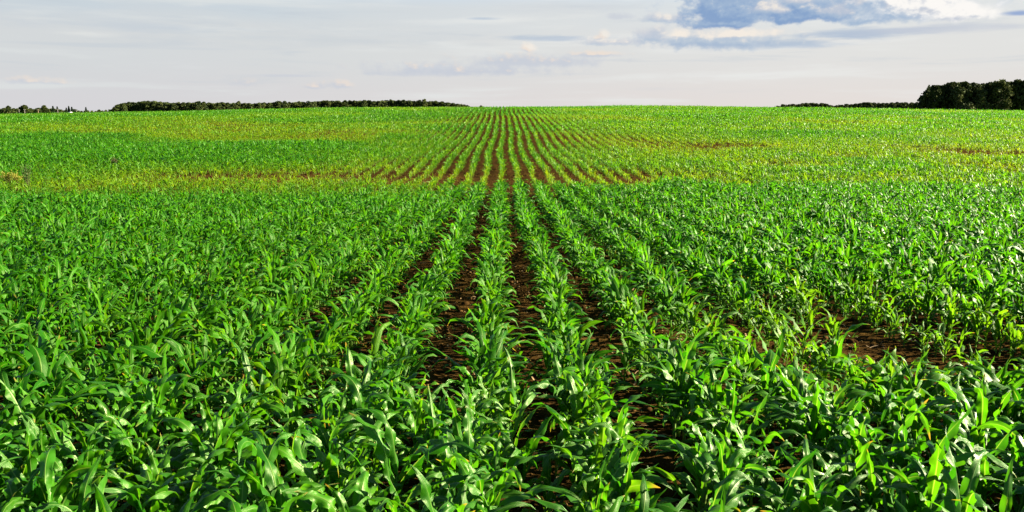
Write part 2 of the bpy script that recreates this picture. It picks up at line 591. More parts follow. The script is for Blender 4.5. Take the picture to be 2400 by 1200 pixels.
def leaf_geo(rng, hb, phi, L, Wd, a0, a1, pw, nl, na, base=np.zeros(3), ruffle=1.0):
    """one corn blade: rises along the stalk, arches over, folds along its midrib and ruffles at the edges"""
    t = np.linspace(0, 1, nl + 1)
    a = a0 + (a1 - a0) * t ** pw
    drift = rng.uniform(-1.2, 1.2)
    a = a + rng.uniform(0.1, 0.4) * np.sin(2 * PI * rng.uniform(0.8, 1.7) * t + rng.uniform(0, 6.28)) * t
    az = phi + drift * t ** 1.5
    ds = L / nl
    am = 0.5 * (a[1:] + a[:-1])
    zm = 0.5 * (az[1:] + az[:-1])
    step = np.stack([np.cos(am) * np.cos(zm), np.cos(am) * np.sin(zm), np.sin(am)], -1) * ds
    P = np.concatenate([[[0, 0, 0]], np.cumsum(step, 0)])
    P = P + base + np.array([0, 0, hb])
    T = np.stack([np.cos(a) * np.cos(az), np.cos(a) * np.sin(az), np.sin(a)], -1)
    Sd = np.stack([-np.sin(az), np.cos(az), 0 * az], -1)
    N = np.cross(T, Sd)
    tw = rng.normal(0, 1.0) * t ** 1.4 + rng.normal(0, 0.12)
    S2 = Sd * np.cos(tw)[:, None] + N * np.sin(tw)[:, None]
    N2 = np.cross(T, S2)
    N2 = np.where((N2[:, 2:3] * 0 + 1) > 0, -N2, N2) * -1
    w = Wd * np.minimum(1, 0.42 + 1.9 * t) * np.clip(1 - t ** 2.3, 0, 1) ** 0.85
    w[-1] = 0.002
    fold = 0.55 * (1 - 0.75 * t) + rng.uniform(0.0, 0.25)
    s = np.linspace(-1, 1, na + 1)
    ph1, ph2 = rng.uniform(0, 6.28, 2)
    fr = rng.uniform(2.2, 3.8)
    amp = ruffle * 0.27 * Wd * np.sin(PI * np.clip(t * 1.05, 0, 1)) ** 0.7
    wave = np.where(s[None] < 0, np.sin(2 * PI * fr * t[:, None] + ph1), np.sin(2 * PI * fr * t[:, None] * 1.13 + ph2)) * amp[:, None] * (np.abs(s)[None] ** 2)
    off = s[None] * w[:, None] * 0.5
    up = np.abs(off) * np.sin(fold)[:, None] + wave
    co = P[:, None] + S2[:, None] * (off * np.cos(fold)[:, None])[..., None] - N2[:, None] * 0 + (np.cross(S2, T)[:, None] * -1.0) * (-up)[..., None]
    uv = np.stack(np.broadcast_arrays((s[None] + 1) / 2, t[:, None]), -1)
    return co.reshape(-1, 3), grid_quads(nl + 1, na + 1), uv.reshape(-1, 2)


def stalk_geo(rng, H, r0, lean, sides, n=6):
    t = np.linspace(0, 1, n)
    pts = np.stack([lean[0] * t ** 1.5, lean[1] * t ** 1.5, -0.05 + (H + 0.05) * t], -1)
    r = r0 * (1 - 0.45 * t)
    if n >= 6:
        r = r * (1 + 0.10 * np.cos(t * 22))
    co, q, uv = tube(pts, r, sides)
    return co, q, uv


def plant_spec(rng, kind='full'):
    """lengths in metres for a plant about 0.6 m tall"""
    lean = rng.normal(0, 0.03, 2)
    H = rng.uniform(0.27, 0.36)
    n = rng.randint(7, 10)
    phi0 = rng.uniform(0, 2 * PI)
    droop = rng.uniform(0, 1)                          # how far this plant's blades arch over
    wide = rng.uniform(0.68, 1.08)
    leaves = []
    for k in range(n):
        f = k / (n - 1)
        hb = H * (0.14 + 0.86 * f ** 0.85)
        phi = phi0 + k * PI + rng.normal(0, 0.55)
        if f < 0.25:                                   # lowest, short and drooping
            L, Wd, a0, a1 = rng.uniform(0.20, 0.32), rng.uniform(0.026, 0.038), R(rng.uniform(25, 55)), R(rng.uniform(-75, -35))
        elif f < 0.82:                                 # the big arching blades
            L, Wd, a0, a1 = rng.uniform(0.29, 0.53), wide * rng.uniform(0.052, 0.094), R(rng.uniform(54, 84)), R(rng.uniform(-40, 15) - 85 * droop * rng.uniform(0.5, 1.1))
        else:                                          # young upright whorl
            L, Wd, a0, a1 = rng.uniform(0.24, 0.40), rng.uniform(0.045, 0.070), R(rng.uniform(68, 88)), R(rng.uniform(-85, 60))
        leaves.append((hb, phi, L, Wd, a0, a1, rng.uniform(1.1, 2.7)))
    return H, lean, leaves


def build_plant(seed, lod):
    rng = np.random.RandomState(seed)
    H, lean, leaves = plant_spec(rng)
    nl, na, sides, ns = {0: (16, 6, 10, 7), 1: (7, 2, 4, 3), 2: (4, 2, 3, 2), 3: (3, 1, 3, 2)}[lod]
    parts = [('stalk', stalk_geo(rng, H, rng.uniform(0.010, 0.0135), lean, sides, ns))]
    if lod == 3:
        leaves = leaves[1::2] + leaves[2:3]
    elif lod == 2:
        leaves = leaves[1:]
    for hb, phi, L, Wd, a0, a1, pw in leaves:
        tt = max(0.0, hb / H)
        base = np.array([lean[0] * tt ** 1.5, lean[1] * tt ** 1.5, 0])
        if lod == 3:
            Wd *= 1.5
        parts.append(('leaf', leaf_geo(rng, hb, phi, L, Wd, a0, a1, pw, nl, na, base)))
    return parts


ROW, X0 = 0.70, -0.16


def row_wobble(y, i):
    return 0.05 * np.sin(y / 5.3 + 1.0) * sstep(y, 10, 30) + 0.10 * np.sin(y / 11.0) * sstep(y, 30, 60) + (vnoise(y / 3.0, i * 7.31, 44) - 0.5) * 0.10


def vigor_map(x, y):
    """how well the crop stands at a place: 1 lush and tall, 0 starved or gone"""
    n = fbm(x / 7.0, y / 9.0, 61, 3)
    n2 = fbm(x / 2.2, y / 3.0, 71, 2)
    edge = 28.3 + 0.075 * x + (n2 - 0.5) * 7.0 + (n - 0.5) * 6.0
    lush = 1 - sstep(y, edge - 1.8, edge + 1.8)
    v = 0.88 + (n - 0.5) * 0.5
    # thin patch on the right of the near field
    g = np.exp(-(((x - 3.6) / 1.25) ** 2 + ((y - 7.5) / 1.6) ** 2))
    v = v - 0.62 * g
    g = np.exp(-(((x - 3.9) / 0.8) ** 2 + ((y - 6.4) / 0.8) ** 2))
    v = v - 0.40 * g
    g = np.exp(-(((x - 1.9) / 0.8) ** 2 + ((y - 7.0) / 0.9) ** 2))
    v = v - 0.25 * g
    # the slope beyond, its bands broken up
    y = y + (fbm(x / 11.0, y / 16.0, 91, 3) - 0.5) * 16 * sstep(y, 34, 60)
    x = x + (fbm(x / 9.0, y / 9.0, 95, 2) - 0.5) * 8 * sstep(y, 34, 60)
    yy = y - edge
    w = 0.52 + (fbm(x / 13.0, y / 9.0, 81, 4) - 0.5) * 0.95
    left = sstep(-x, 4, 16)
    right = sstep(x, 8, 20)
    w = w - 0.22 * np.exp(-(yy / 6.0) ** 2) * (1 - 0.2 * right)
    w = w + left * 0.36 * sstep(y, 38, 46) * (1 - sstep(y + 0.10 * x, 62, 66))
    w = w - left * 0.06 * np.exp(-(((y + 0.12 * x) - 70) / 7.0) ** 2)
    w = w + right * 0.22 * np.exp(-((y - 44) / 7.0) ** 2)
    w = w + 0.10 * sstep(y, 60, 110)
    for bx, by, rx, ry, dv in ((15.5, 44, 2.6, 3.0, 0.60), (25.5, 42, 2.8, 4.2, 0.62), (16, 58, 4.0, 3.4, 0.45), (32, 54, 3.5, 3.5, 0.45), (8, 63, 3.5, 3.5, 0.35), (21, 50, 1.6, 2.2, 0.4), (44, 66, 5, 4, 0.35),
                               (-11, 37, 6, 1.6, 0.35), (-3, 36, 5, 1.4, 0.3), (-30, 92, 14, 3, 0.15), (38, 75, 12, 4, 0.25), (24, 38, 4, 1.3, 0.3)):
        w = w - dv * np.exp(-(((x - bx) / rx) ** 2 + ((y - by) / ry) ** 2))
    w = np.clip(w, 0.02, 0.95)
    return np.clip(v * lush + w * (1 - lush), 0.0, 1.1)


def sow(y0, y1, step):
    """plant positions row by row inside the view's wedge plus a margin"""
    out = []
    half = 0.72
    imax = int((half * y1 + 4) / ROW) + 2
    for i in range(-imax, imax + 1):
        xr = X0 + i * ROW
        ys = max(y0, (abs(xr) - 3.5) / half)
        if ys >= y1:
            continue
        n = int((y1 - ys) / step)
        if n < 1:
            continue
        y = ys + (np.arange(n) + rs.uniform(-0.42, 0.42, n)) * step
        x = xr + row_wobble(y, i) + rs.normal(0, 1, n) * (0.040 + 0.105 * (1 - sstep(y, 3.0, 7.0)))
        out.append(np.stack([x, y, np.full(n, i)], -1))
    return np.concatenate(out)


def grow(P, gap):
    """drop plants in poor places and give each a height factor"""
    v = vigor_map(P[:, 0], P[:, 1])
    keep = rs.rand(len(P)) < np.clip(gap + 1.35 * v, 0.12, 1.0)
    P, v = P[keep], v[keep]
    v = np.clip(v + rs.normal(0, 0.07, len(v)), 0.03, 1.15)
    sc = 0.34 + 0.72 * v ** 0.9 + rs.normal(0, 0.09, len(v))
    return P, v, np.clip(sc, 0.2, 1.3)


NEAR = np.concatenate([sow(0.9, 6.0, 0.068), sow(6.0, 30.5, 0.090)])
NEAR, NV, NS = grow(NEAR, 0.10)
# stray plants that came up between the nearest rows
sy = np.sqrt(rs.uniform(1.0, 7.5 ** 2, 420))
sx = rs.uniform(-1, 1, 420) * (0.72 * sy + 1.2)
stray = np.stack([sx, sy, np.round((sx - X0) / ROW)], -1)
sv = vigor_map(sx, sy) + rs.normal(0, 0.08, len(sx))
ok = (rs.rand(len(sx)) < np.clip(1.5 - sy / 6.0, 0.15, 1.0)) & (sv > 0.45)
NEAR, NV = np.concatenate([NEAR, stray[ok]]), np.concatenate([NV, sv[ok]])
NS = np.concatenate([NS, (0.55 + 0.42 * rs.rand(len(sx)))[ok]])
NS = NS * (1.06 + 0.06 * (1 - sstep(NEAR[:, 1], 3.5, 6.5)))
NZ = ground_z(NEAR[:, 0], NEAR[:, 1]) + near_rough(NEAR[:, 0], NEAR[:, 1])
NP = np.stack([NEAR[:, 0], NEAR[:, 1], NZ], -1)
# which of them show largest: inside the frame and nearest
vis = np.zeros(len(NP), bool)
for f in (0.0, 0.3, 0.55):
    for dx in (-0.22, 0.22):
        px, py, dep = project(NP + np.stack([np.full(len(NP), dx), np.zeros(len(NP)), f * NS], -1))
        vis |= (px > 10) & (px < 2390) & (py > 0) & (py < 1185) & (dep > 0.5)
dist = np.linalg.norm(NP - np.array([0, 0, CAM_Z]), axis=1)
order = np.argsort(np.where(vis, dist, 1e9))
N_SINGLE = 300
single = np.zeros(len(NP), bool)
single[order[:N_SINGLE]] = True
single &= vis

ORD = 'first second third fourth fifth sixth seventh eighth ninth tenth eleventh twelfth thirteenth fourteenth fifteenth sixteenth seventeenth eighteenth nineteenth'.split()
TENS = {2: ('twenty', 'twentieth'), 3: ('thirty', 'thirtieth'), 4: ('forty', 'fortieth'), 5: ('fifty', 'fiftieth'),
        6: ('sixty', 'sixtieth'), 7: ('seventy', 'seventieth'), 8: ('eighty', 'eightieth'), 9: ('ninety', 'ninetieth')}


def ordinal(n):
    if n < 20:
        return ORD[n - 1]
    a, b = divmod(n, 10)
    return TENS[a][1] if b == 0 else TENS[a][0] + '-' + ORD[b - 1]


# prototypes, each a small tree of meshes; every plant is a copy of one
PROTO = []
for k in range(36):
    parts = build_plant(1000 + k, 0)
    PROTO.append([(nm, mesh_np('corn_' + nm, c, q_, u_)) for nm, (c, q_, u_) in parts])
    for nm, me in PROTO[-1]:
        me.materials.append(M_STALK if nm == 'stalk' else M_LEAF)
proto_objs = {}
count_in_row = {}
idx = np.where(single)[0]
idx = idx[np.argsort(NP[idx, 1])]
for n_, k in enumerate(idx):
    p = rs.randint(len(PROTO))
    i = int(NEAR[k, 2])
    c_ = count_in_row[i] = count_in_row.get(i, 0) + 1
    rowtxt = 'the middle row' if i == 0 else 'the %s row %s of the middle row' % (ordinal(abs(i)), 'right' if i > 0 else 'left')
    size = 'small ' if NS[k] < 0.72 else ('tall ' if NS[k] > 1.02 else '')
    label = '%scorn plant %s from the camera in %s' % (size, ordinal(c_), rowtxt)
    if p not in proto_objs:
        root = bpy.data.objects.new('corn_plant', None)
        root.empty_display_size = 0.1
        COL.objects.link(root)
        root['category'] = 'corn plant'
        root['group'] = 'young corn plants in the nearest rows'
        kids = [link(nm, me, None, root) for nm, me in PROTO[p]]
        proto_objs[p] = (root, kids)
    else:
        src, skids = proto_objs[p]
        root = src.copy()
        COL.objects.link(root)
        kids = []
        for s_ in skids:
            c = s_.copy()
            c.parent = root
            COL.objects.link(c)
            kids.append(c)
    root['label'] = label
    root.location = NP[k]
    sc_ = float(NS[k])
    root.scale = (sc_ * rs.uniform(0.92, 1.08), sc_ * rs.uniform(0.92, 1.08), sc_ * rs.uniform(0.94, 1.06))
    root.rotation_euler = (rs.normal(0, 0.06), rs.normal(0, 0.06), rs.uniform(0, 2 * PI))
    for c in kids:
        c['vigor'] = float(max(NV[k], 0.6))

# the rest of the crop as one mass: three levels of detail by distance
CO, QQ, UVS, VG, SD = [], [], [], [], []
nv = 0


def plant_mass(P, v, sc, lod, variants, seed0, spread):
    global nv
    protos = []
    for k in range(variants):
        g = Geo()
        for nm, (c, q_, u_) in build_plant(seed0 + k, lod):
            if nm == 'stalk':
                u_ = np.stack([np.full(len(u_), 0.5), np.full(len(u_), 0.6)], -1)
            g.add(c, q_, u_)
        protos.append(g.arrays())
    which = rs.randint(variants, size=len(P))
    for k in range(variants):
        sel = np.where(which == k)[0]
        if not len(sel):
            continue
        c, q_, u_, _ = protos[k]
        a = rs.uniform(0, 2 * PI, len(sel))
        s = sc[sel]
        sp_ = s * (spread[sel] if hasattr(spread, '__len__') else spread)
        ca, sa = np.cos(a) * sp_, np.sin(a) * sp_
        x = c[None, :, 0] * ca[:, None] - c[None, :, 1] * sa[:, None] + P[sel, 0:1]
        y = c[None, :, 0] * sa[:, None] + c[None, :, 1] * ca[:, None] + P[sel, 1:2]
        z = c[None, :, 2] * (s * rs.uniform(0.92, 1.08, len(sel)))[:, None] + P[sel, 2:3]
        n, m = len(sel), len(c)
        CO.append(np.stack([x, y, z], -1).reshape(-1, 3).astype(np.float32))
        QQ.append((q_[None] + (np.arange(n) * m)[:, None, None] + nv).reshape(-1, 4).astype(np.int32))
        UVS.append(np.tile(u_.astype(np.float32), (n, 1)))
        VG.append(np.repeat(v[sel], m).astype(np.float32))
        SD.append(np.repeat(rs.rand(n), m).astype(np.float32))
        nv += n * m


rest = ~single
plant_mass(NP[rest], np.maximum(NV[rest], 0.6), NS[rest], 1, 20, 2000, 1.0 - 0.12 * sstep(NP[rest, 1], 6, 10))
MID = sow(30.5, 75, 0.15)
MID, MV, MS = grow(MID, 0.42)
plant_mass(np.stack([MID[:, 0], MID[:, 1], ground_z(MID[:, 0], MID[:, 1])], -1), MV, MS, 2, 16, 3000, 0.90 + 0.28 * sstep(np.abs(MID[:, 0]), 5, 14))
FAR = sow(75, 195, 0.21)
FAR, FV, FS = grow(FAR, 0.42)
plant_mass(np.stack([FAR[:, 0], FAR[:, 1], ground_z(FAR[:, 0], FAR[:, 1])], -1), FV, FS, 3, 12, 4000, 1.0 + 0.15 * sstep(np.abs(FAR[:, 0]), 6, 24))
crop = mesh_np('corn_crop', np.concatenate(CO), np.concatenate(QQ), np.concatenate(UVS),
               {'vigor': np.concatenate(VG), 'plant_seed': np.concatenate(SD)})
link('corn_crop', crop, M_CROP, kind='stuff', label='rows of young corn covering the field up to the horizon', category='corn crop')
del CO, QQ, UVS, VG, SD
print('crop plants', int(rest.sum()), len(MID), len(FAR), 'quads', len(crop.polygons))

# ------------------------------------------------------------------ clods, straw and weeds on the soil
def ico(level):
    import bmesh
    bm = bmesh.new()
    bmesh.ops.create_icosphere(bm, subdivisions=level, radius=1.0)
    co = np.array([v.co[:] for v in bm.verts])
    t = np.array([[v.index for v in f.verts] for f in bm.faces])
    bm.free()
    return co, t


def scatter_tris(name, P, size, protos, mat, flat=0.7, **props):
    co_all, t_all, n0 = [], [], 0
    wh = rs.randint(len(protos), size=len(P))
    for k, (c, t) in enumerate(protos):
        sel = np.where(wh == k)[0]
        if not len(sel):
            continue
        a = rs.uniform(0, 2 * PI, len(sel))
        s = size[sel]
        x = (c[None, :, 0] * np.cos(a)[:, None] - c[None, :, 1] * np.sin(a)[:, None]) * s[:, None] + P[sel, 0:1]
        y = (c[None, :, 0] * np.sin(a)[:, None] + c[None, :, 1] * np.cos(a)[:, None]) * s[:, None] + P[sel, 1:2]
        z = c[None, :, 2] * s[:, None] * flat + P[sel, 2:3]
        co_all.append(np.stack([x, y, z], -1).reshape(-1, 3))
        t_all.append((t[None] + (np.arange(len(sel)) * len(c))[:, None, None] + n0).reshape(-1, 3))
        n0 += len(sel) * len(c)
    me = mesh_np(name, np.concatenate(co_all), None, tris=np.concatenate(t_all), smooth=False)
    return link(name, me, mat, **props)


def wedge_points(n, y0, y1):
    y = np.sqrt(rs.uniform(y0 ** 2, y1 ** 2, n))
    x = rs.uniform(-1, 1, n) * (0.68 * y + 1.0)
    return x, y


ic1, ic2 = ico(1), ico(2)
protos = []
for k in range(10):
    c, t = (ic2 if k < 6 else ic1)
    d = 1 + 0.42 * (fbm(c[:, 0] * 1.7 + 9 * k, c[:, 1] * 1.7 + c[:, 2] * 1.3, 3 + k, 2) - 0.5) * 2
    protos.append((c * d[:, None] * np.array([1.0, rs.uniform(0.6, 1.0), 1.0]), t))
x1, y1_ = wedge_points(9000, 1.6, 13)
x2, y2_ = wedge_points(9000, 13, 42)
x, y = np.concatenate([x1, x2]), np.concatenate([y1_, y2_])
size = np.concatenate([0.008 + 0.042 * rs.rand(len(x1)) ** 3.2, 0.016 + 0.045 * rs.rand(len(x2)) ** 2.2])
M_CLOD = simple_mat('clod_soil', (0.016, 0.0085, 0.003), (0.060, 0.034, 0.011), 11.0, 0.95, 0, 0.0)
P = np.stack([x, y, ground_z(x, y) + near_rough(x, y) + size * 0.15], -1)
scatter_tris('soil_clods', P, size, protos, M_CLOD, 0.7, kind='stuff', label='brown soil clods lying between the corn rows', category='soil clods')

# straw and dead leaf scraps
g = Geo()
x, y = wedge_points(4200, 1.6, 22)
z = ground_z(x, y) + near_rough(x, y)
for k in range(len(x)):
    L = rs.uniform(0.03, 0.14)
    w = rs.uniform(0.002, 0.008)
    a = rs.uniform(0, 2 * PI)
    t = np.linspace(-0.5, 0.5, 4)
    bx = np.stack([t * L * math.cos(a), t * L * math.sin(a), 0.012 + 0.02 * rs.rand() + 0.012 * np.cos(t * PI * 2 + rs.rand() * 3)], -1)
    sd = np.array([-math.sin(a), math.cos(a), rs.uniform(-0.4, 0.4)]) * w
    co = np.stack([bx - sd, bx + sd], 1).reshape(-1, 3) + np.array([x[k], y[k], z[k]])
    g.add(co, grid_quads(4, 2))
M_STRAW = simple_mat('dry_straw', (0.12, 0.075, 0.03), (0.24, 0.16, 0.07), 30.0, 0.8, 0.2)
link('straw_litter', g.mesh('straw_litter'), M_STRAW, kind='stuff', label='dry straw scraps lying on the soil between rows', category='straw')

# small weed seedlings between the rows
g = Geo()
x, y = wedge_points(2600, 1.8, 34)
z = ground_z(x, y) + near_rough(x, y)
for k in range(len(x)):
    rng = rs
    nlf = rs.randint(3, 7)
    for m_ in range(nlf):
        L = rs.uniform(0.03, 0.11)
        c, q_, u_ = leaf_geo(rng, 0.004, rs.uniform(0, 6.28), L, L * rs.uniform(0.10, 0.30), R(rs.uniform(35, 85)), R(rs.uniform(-40, 30)), 1.4, 4, 2)
        g.add(c + np.array([x[k], y[k], z[k]]), q_, u_)
M_WEED = simple_mat('weed_leaf', (0.03, 0.10, 0.004), (0.07, 0.15, 0.008), 6.0, 0.6, 0.3)
link('weed_seedlings', g.mesh('weed_seedlings'), M_WEED, kind='stuff', label='small green weed seedlings sprouting between the corn rows', category='weeds')

# ------------------------------------------------------------------ trees
M_BARK = simple_mat('tree_bark', (0.05, 0.042, 0.034), (0.13, 0.11, 0.09), 2.0, 0.9)
M_CROWN = simple_mat('tree_foliage', (0.012, 0.022, 0.008), (0.046, 0.058, 0.013), 0.35, 0.8, 0.10, 0.05)
M_CROWN_PALE = simple_mat('pale_tree_foliage', (0.026, 0.040, 0.012), (0.066, 0.076, 0.020), 0.5, 0.8, 0.12, 0.05)
M_CONIFER = simple_mat('conifer_foliage', (0.011, 0.022, 0.012), (0.024, 0.036, 0.015), 0.5, 0.8, 0.08, 0.05)


def leaf_cards(C, size, rng):
    """small randomly turned leaf clumps, one bent quad each"""
    n = len(C)
    a = rng.normal(0, 1, (n, 3))
    a /= np.linalg.norm(a, axis=1)[:, None]
    b = rng.normal(0, 1, (n, 3))
    b -= a * (a * b).sum(1)[:, None]
    b /= np.linalg.norm(b, axis=1)[:, None]
    s = (size * rng.uniform(0.6, 1.35, n))[:, None]
    k = np.cross(a, b) * s * 0.3
    co = np.stack([C - a * s - b * s * 0.6, C + a * s * 0.9 - b * s * 0.7 + k, C + a * s + b * s * 0.7, C - a * s * 0.8 + b * s * 0.6 + k], 1).reshape(-1, 3)
    return co, np.arange(4 * n).reshape(n, 4)


def broadleaf(seed, h=14.0, width=4.6, low=0.06, ncl=16, per=130, size=0.34):
    """trunk, limbs and a crown of leaf clumps in lobes"""
    rng = np.random.RandomState(seed)
    tg, cg = Geo(), Geo()
    lean = rng.normal(0, 0.35, 2)
    t = np.linspace(0, 1, 8)
    pts = np.stack([lean[0] * t ** 2 + 0.12 * np.sin(5 * t), lean[1] * t ** 2, -0.6 + (0.84 * h + 0.6) * t], -1)
    tg.add(*tube(pts, 0.026 * h * 0.75 * (1 - 0.88 * t) + 0.02, 7))
    for k in range(ncl):
        f = (k + rng.rand()) / ncl
        z = h * (low + 0.12 + (0.83 - low) * f)
        prof = math.sin(PI * min(1, 0.18 + 0.80 * f ** 0.8)) ** 0.6
        r = width * 0.62 * prof * rng.uniform(0.45, 1.0)
        a = k * 2.4 + rng.normal(0, 0.4)
        c = np.array([r * math.cos(a), r * math.sin(a), z])
        u = np.linspace(0, 1, 4)
        st = np.array([pts[0, 0], pts[0, 1], max(0.6, z - 0.22 * h)])
        tg.add(*tube(st + (c - st) * u[:, None] + np.stack([0 * u, 0 * u, 0.4 * np.sin(PI * u)], -1), 0.09 * (1 - 0.8 * u) + 0.01, 5))
        rad_ = width * rng.uniform(0.26, 0.46) * (0.75 + 0.35 * prof)
        d = rng.normal(0, 1, (per, 3))
        d /= np.linalg.norm(d, axis=1)[:, None]
        rr = rad_ * rng.uniform(0.35, 1.0, per) ** 0.5 * rng.uniform(0.8, 1.15, per)
        C = c + d * rr[:, None] * np.array([1, 1, rng.uniform(0.7, 0.95)])
        C[:, 2] = np.clip(C[:, 2], 0.2, None)
        cg.add(*leaf_cards(C, size, rng))
    return tg.mesh('trunk'), cg.mesh('crown', False)


def conifer(seed, h=12.0, width=2.0):
    rng = np.random.RandomState(seed)
    tg, cg = Geo(), Geo()
    t = np.linspace(0, 1, 6)
    tg.add(*tube(np.stack([0 * t, 0 * t, -0.5 + (h + 0.3) * t], -1), 0.2 * (1 - 0.92 * t), 6))
    n = 1500
    f = rng.rand(n) ** 0.8
    tier = 0.72 + 0.28 * np.abs(np.sin(f * 26))
    r = width * (1 - f) * tier * np.sqrt(rng.uniform(0.1, 1, n)) + 0.1
    a = rng.uniform(0, 6.28, n)
    C = np.stack([r * np.cos(a), r * np.sin(a), h * (0.06 + 0.95 * f) - 0.25 * r], -1)
    cg.add(*leaf_cards(C, 0.28, rng))
    return tg.mesh('trunk'), cg.mesh('crown', False)


TREES = {}


def tree_proto(key):
    if key not in TREES:
        kind, s = key
        if kind == 'broad':
            me = broadleaf(500 + s, 14.0, 4.4 + 0.25 * (s % 3))
            mats = (M_BARK, M_CROWN)
        elif kind == 'pale':
            me = broadleaf(600 + s, 14.0, 4.2)
            mats = (M_BARK, M_CROWN_PALE)
        elif kind == 'bush':
            me = broadleaf(700 + s, 5.0, 4.2, 0.0, 12, 110, 0.26)
            mats = (M_BARK, M_CROWN)
        elif kind == 'tall':
            me = broadleaf(800 + s, 14.0, 3.0, 0.30, 14, 110, 0.34)
            mats = (M_BARK, M_CROWN)
        else:
            me = conifer(900 + s)
            mats = (M_BARK, M_CONIFER)
        for m_, mt in zip(me, mats):
            m_.materials.append(mt)
        TREES[key] = [me, None]
    return TREES[key]


BASE_H = {'broad': 14.0, 'pale': 14.0, 'bush': 5.0, 'tall': 14.0, 'conifer': 12.0}
NAME = {'broad': 'broadleaf_tree', 'pale': 'broadleaf_tree', 'bush': 'bush', 'tall': 'broadleaf_tree', 'conifer': 'conifer_tree'}


def top_factor(key):
    me = TREES[key][0][1]
    z = np.empty(len(me.vertices) * 3, np.float32)
    me.vertices.foreach_get('co', z)
    return float(z.reshape(-1, 3)[:, 2].max())


def put_tree(kind, s, X, Y, height, label, group, widen=1.0, rng=rs):
    key = (kind, s)
    pr = tree_proto(key)
    h0 = top_factor(key)
    if pr[1] is None:
        root = bpy.data.objects.new(NAME[kind], None)
        COL.objects.link(root)
        root['category'] = 'bush' if kind == 'bush' else 'tree'
        link('trunk', pr[0][0], None, root)
        link('crown', pr[0][1], None, root)
        pr[1] = root
    else:
        root = pr[1].copy()
        COL.objects.link(root)
        for ch in pr[1].children:
            c = ch.copy()
            c.parent = root
            COL.objects.link(c)
    root['label'] = label
    if group:
        root['group'] = group
    elif 'group' in root:
        del root['group']
    k = height / h0
    root.location = (X, Y, float(ground_z(np.array([X]), np.array([Y]))[0]) - 0.1)
    root.scale = (k * widen, k * widen, k)
    root.rotation_euler = (0, 0, rng.uniform(0, 6.28))
    return root


def spot(px, D):
    d = px_ray(px, 262)
    k = D / d[1]
    return d[0] * k, D


def height_at(px, ytop, D):
    """real height of a tree standing at distance D whose top is seen at that level"""
    X, Y = spot(px, D)
    d = px_ray(px, ytop)
    z = CAM_Z + d[2] / d[1] * Y
    return z - float(ground_z(np.array([X]), np.array([Y]))[0]) + 0.1


# long wood on the left horizon: front row one by one, the mass behind as one
lx = [268, 281, 296, 320, 350, 380, 400, 460, 520, 600, 680, 760, 850, 950, 1020, 1062, 1088, 1108]
ly = [250, 243, 237, 238, 234.5, 236, 239, 239.5, 239.5, 240, 238, 235, 234.5, 233.5, 235, 239.5, 243.5, 248]
D1 = 640
px = 277.0
k = 0
while px < 1106:
    k += 1
    D = D1 + rs.uniform(-8, 8)
    X, Y = spot(px, D)
    h = height_at(px, np.interp(px, lx, ly) + rs.normal(0.5, 1.3) - (2.2 if rs.rand() < 0.12 else 0.0), D)
    put_tree('broad' if rs.rand() < 0.86 else 'pale', rs.randint(6 if True else 3) % 6 if rs.rand() < 2 else 0, X, Y, max(h, 4.0),
             '%s tree from the left end of the long dark wood on the horizon' % ordinal(k), 'trees along the edge of the long wood', rs.uniform(0.95, 1.35))
    px += rs.uniform(9.5, 14.5)


def wood_mass(name, pxs, pys, rows, gap, label, seed, clump=0.55):
    rng = np.random.RandomState(seed)
    g = Geo()
    for D in rows:
        p = pxs[0]
        while p < pxs[-1]:
            X, Y = spot(p, D + rng.uniform(-6, 6))
            h = max(3.0, height_at(p, np.interp(p, pxs, pys) + 3.5 + rng.normal(0, 1.0), Y))
            z0 = float(ground_z(np.array([X]), np.array([Y]))[0])
            t = np.linspace(0, 1, 4)
            co, q_, uv = tube(np.stack([X + 0 * t, Y + 0 * t, z0 - 0.3 + h * 0.8 * t], -1), 0.22 * (1 - 0.8 * t), 5)
            g.add(co, q_)
            n = 420
            f = rng.rand(n)
            r = h * 0.30 * np.sin(PI * np.clip(0.12 + 0.84 * f, 0, 1)) ** 0.5 * np.sqrt(rng.rand(n))
            a = rng.uniform(0, 6.28, n)
            lump = 1 + 0.25 * np.sin(a * 3 + f * 9 + p)
            C = np.stack([X + r * lump * np.cos(a), Y + r * lump * np.sin(a), z0 + h * (0.02 + 0.96 * f)], -1)
            g.add(*leaf_cards(C, clump, rng))
            p += gap * rng.uniform(0.8, 1.2)
    link(name, g.mesh(name, False), M_CROWN, kind='stuff', label=label, category='woodland')


wood_mass('woodland', lx, ly, (656, 672, 690), 9, 'dense dark interior of the long wood on the left horizon', 5)

# dark grove at the right edge, nearer
gx_ = [2166, 2171, 2182, 2200, 2230, 2250, 2280, 2310, 2322, 2340, 2356, 2370, 2400, 2440, 2520]
gy_ = [222, 208, 198, 197, 191, 189, 192.5, 191, 195, 183, 193, 184.5, 186, 184, 182]
D2 = 360
front_row = [(2174, 'broad', 206), (2188, 'tall', 198), (2203, 'broad', 197), (2226, 'broad', 191), (2241, 'pale', 199), (2256, 'broad', 189),
             (2279, 'broad', 192), (2296, 'pale', 205), (2312, 'broad', 191), (2341, 'pale', 183), (2374, 'broad', 184), (2399, 'broad', 186),
             (2428, 'broad', 184), (2458, 'broad', 183)]
gl = ['dark tree at the left end of the grove on the right edge', 'narrow tree beside the left end of the dark right-hand grove',
      'dark tree third from the left end of the right-hand grove', 'dark tree left of the pale sunlit tree in the right-hand grove',
      'pale sunlit tree with a rounded top in the left half of the right-hand grove', 'high dark tree behind the pale sunlit tree in the right-hand grove',
      'dark flat topped tree in the middle of the right-hand grove', 'pale low tree in the middle of the right-hand grove',
      'pointed dark tree just left of the tallest tree in the right-hand grove', 'tallest pale brownish tree in the right-hand grove',
      'high dark tree right of the tallest tree in the right-hand grove', 'dark tree at the right end of the right-hand grove', None, None]
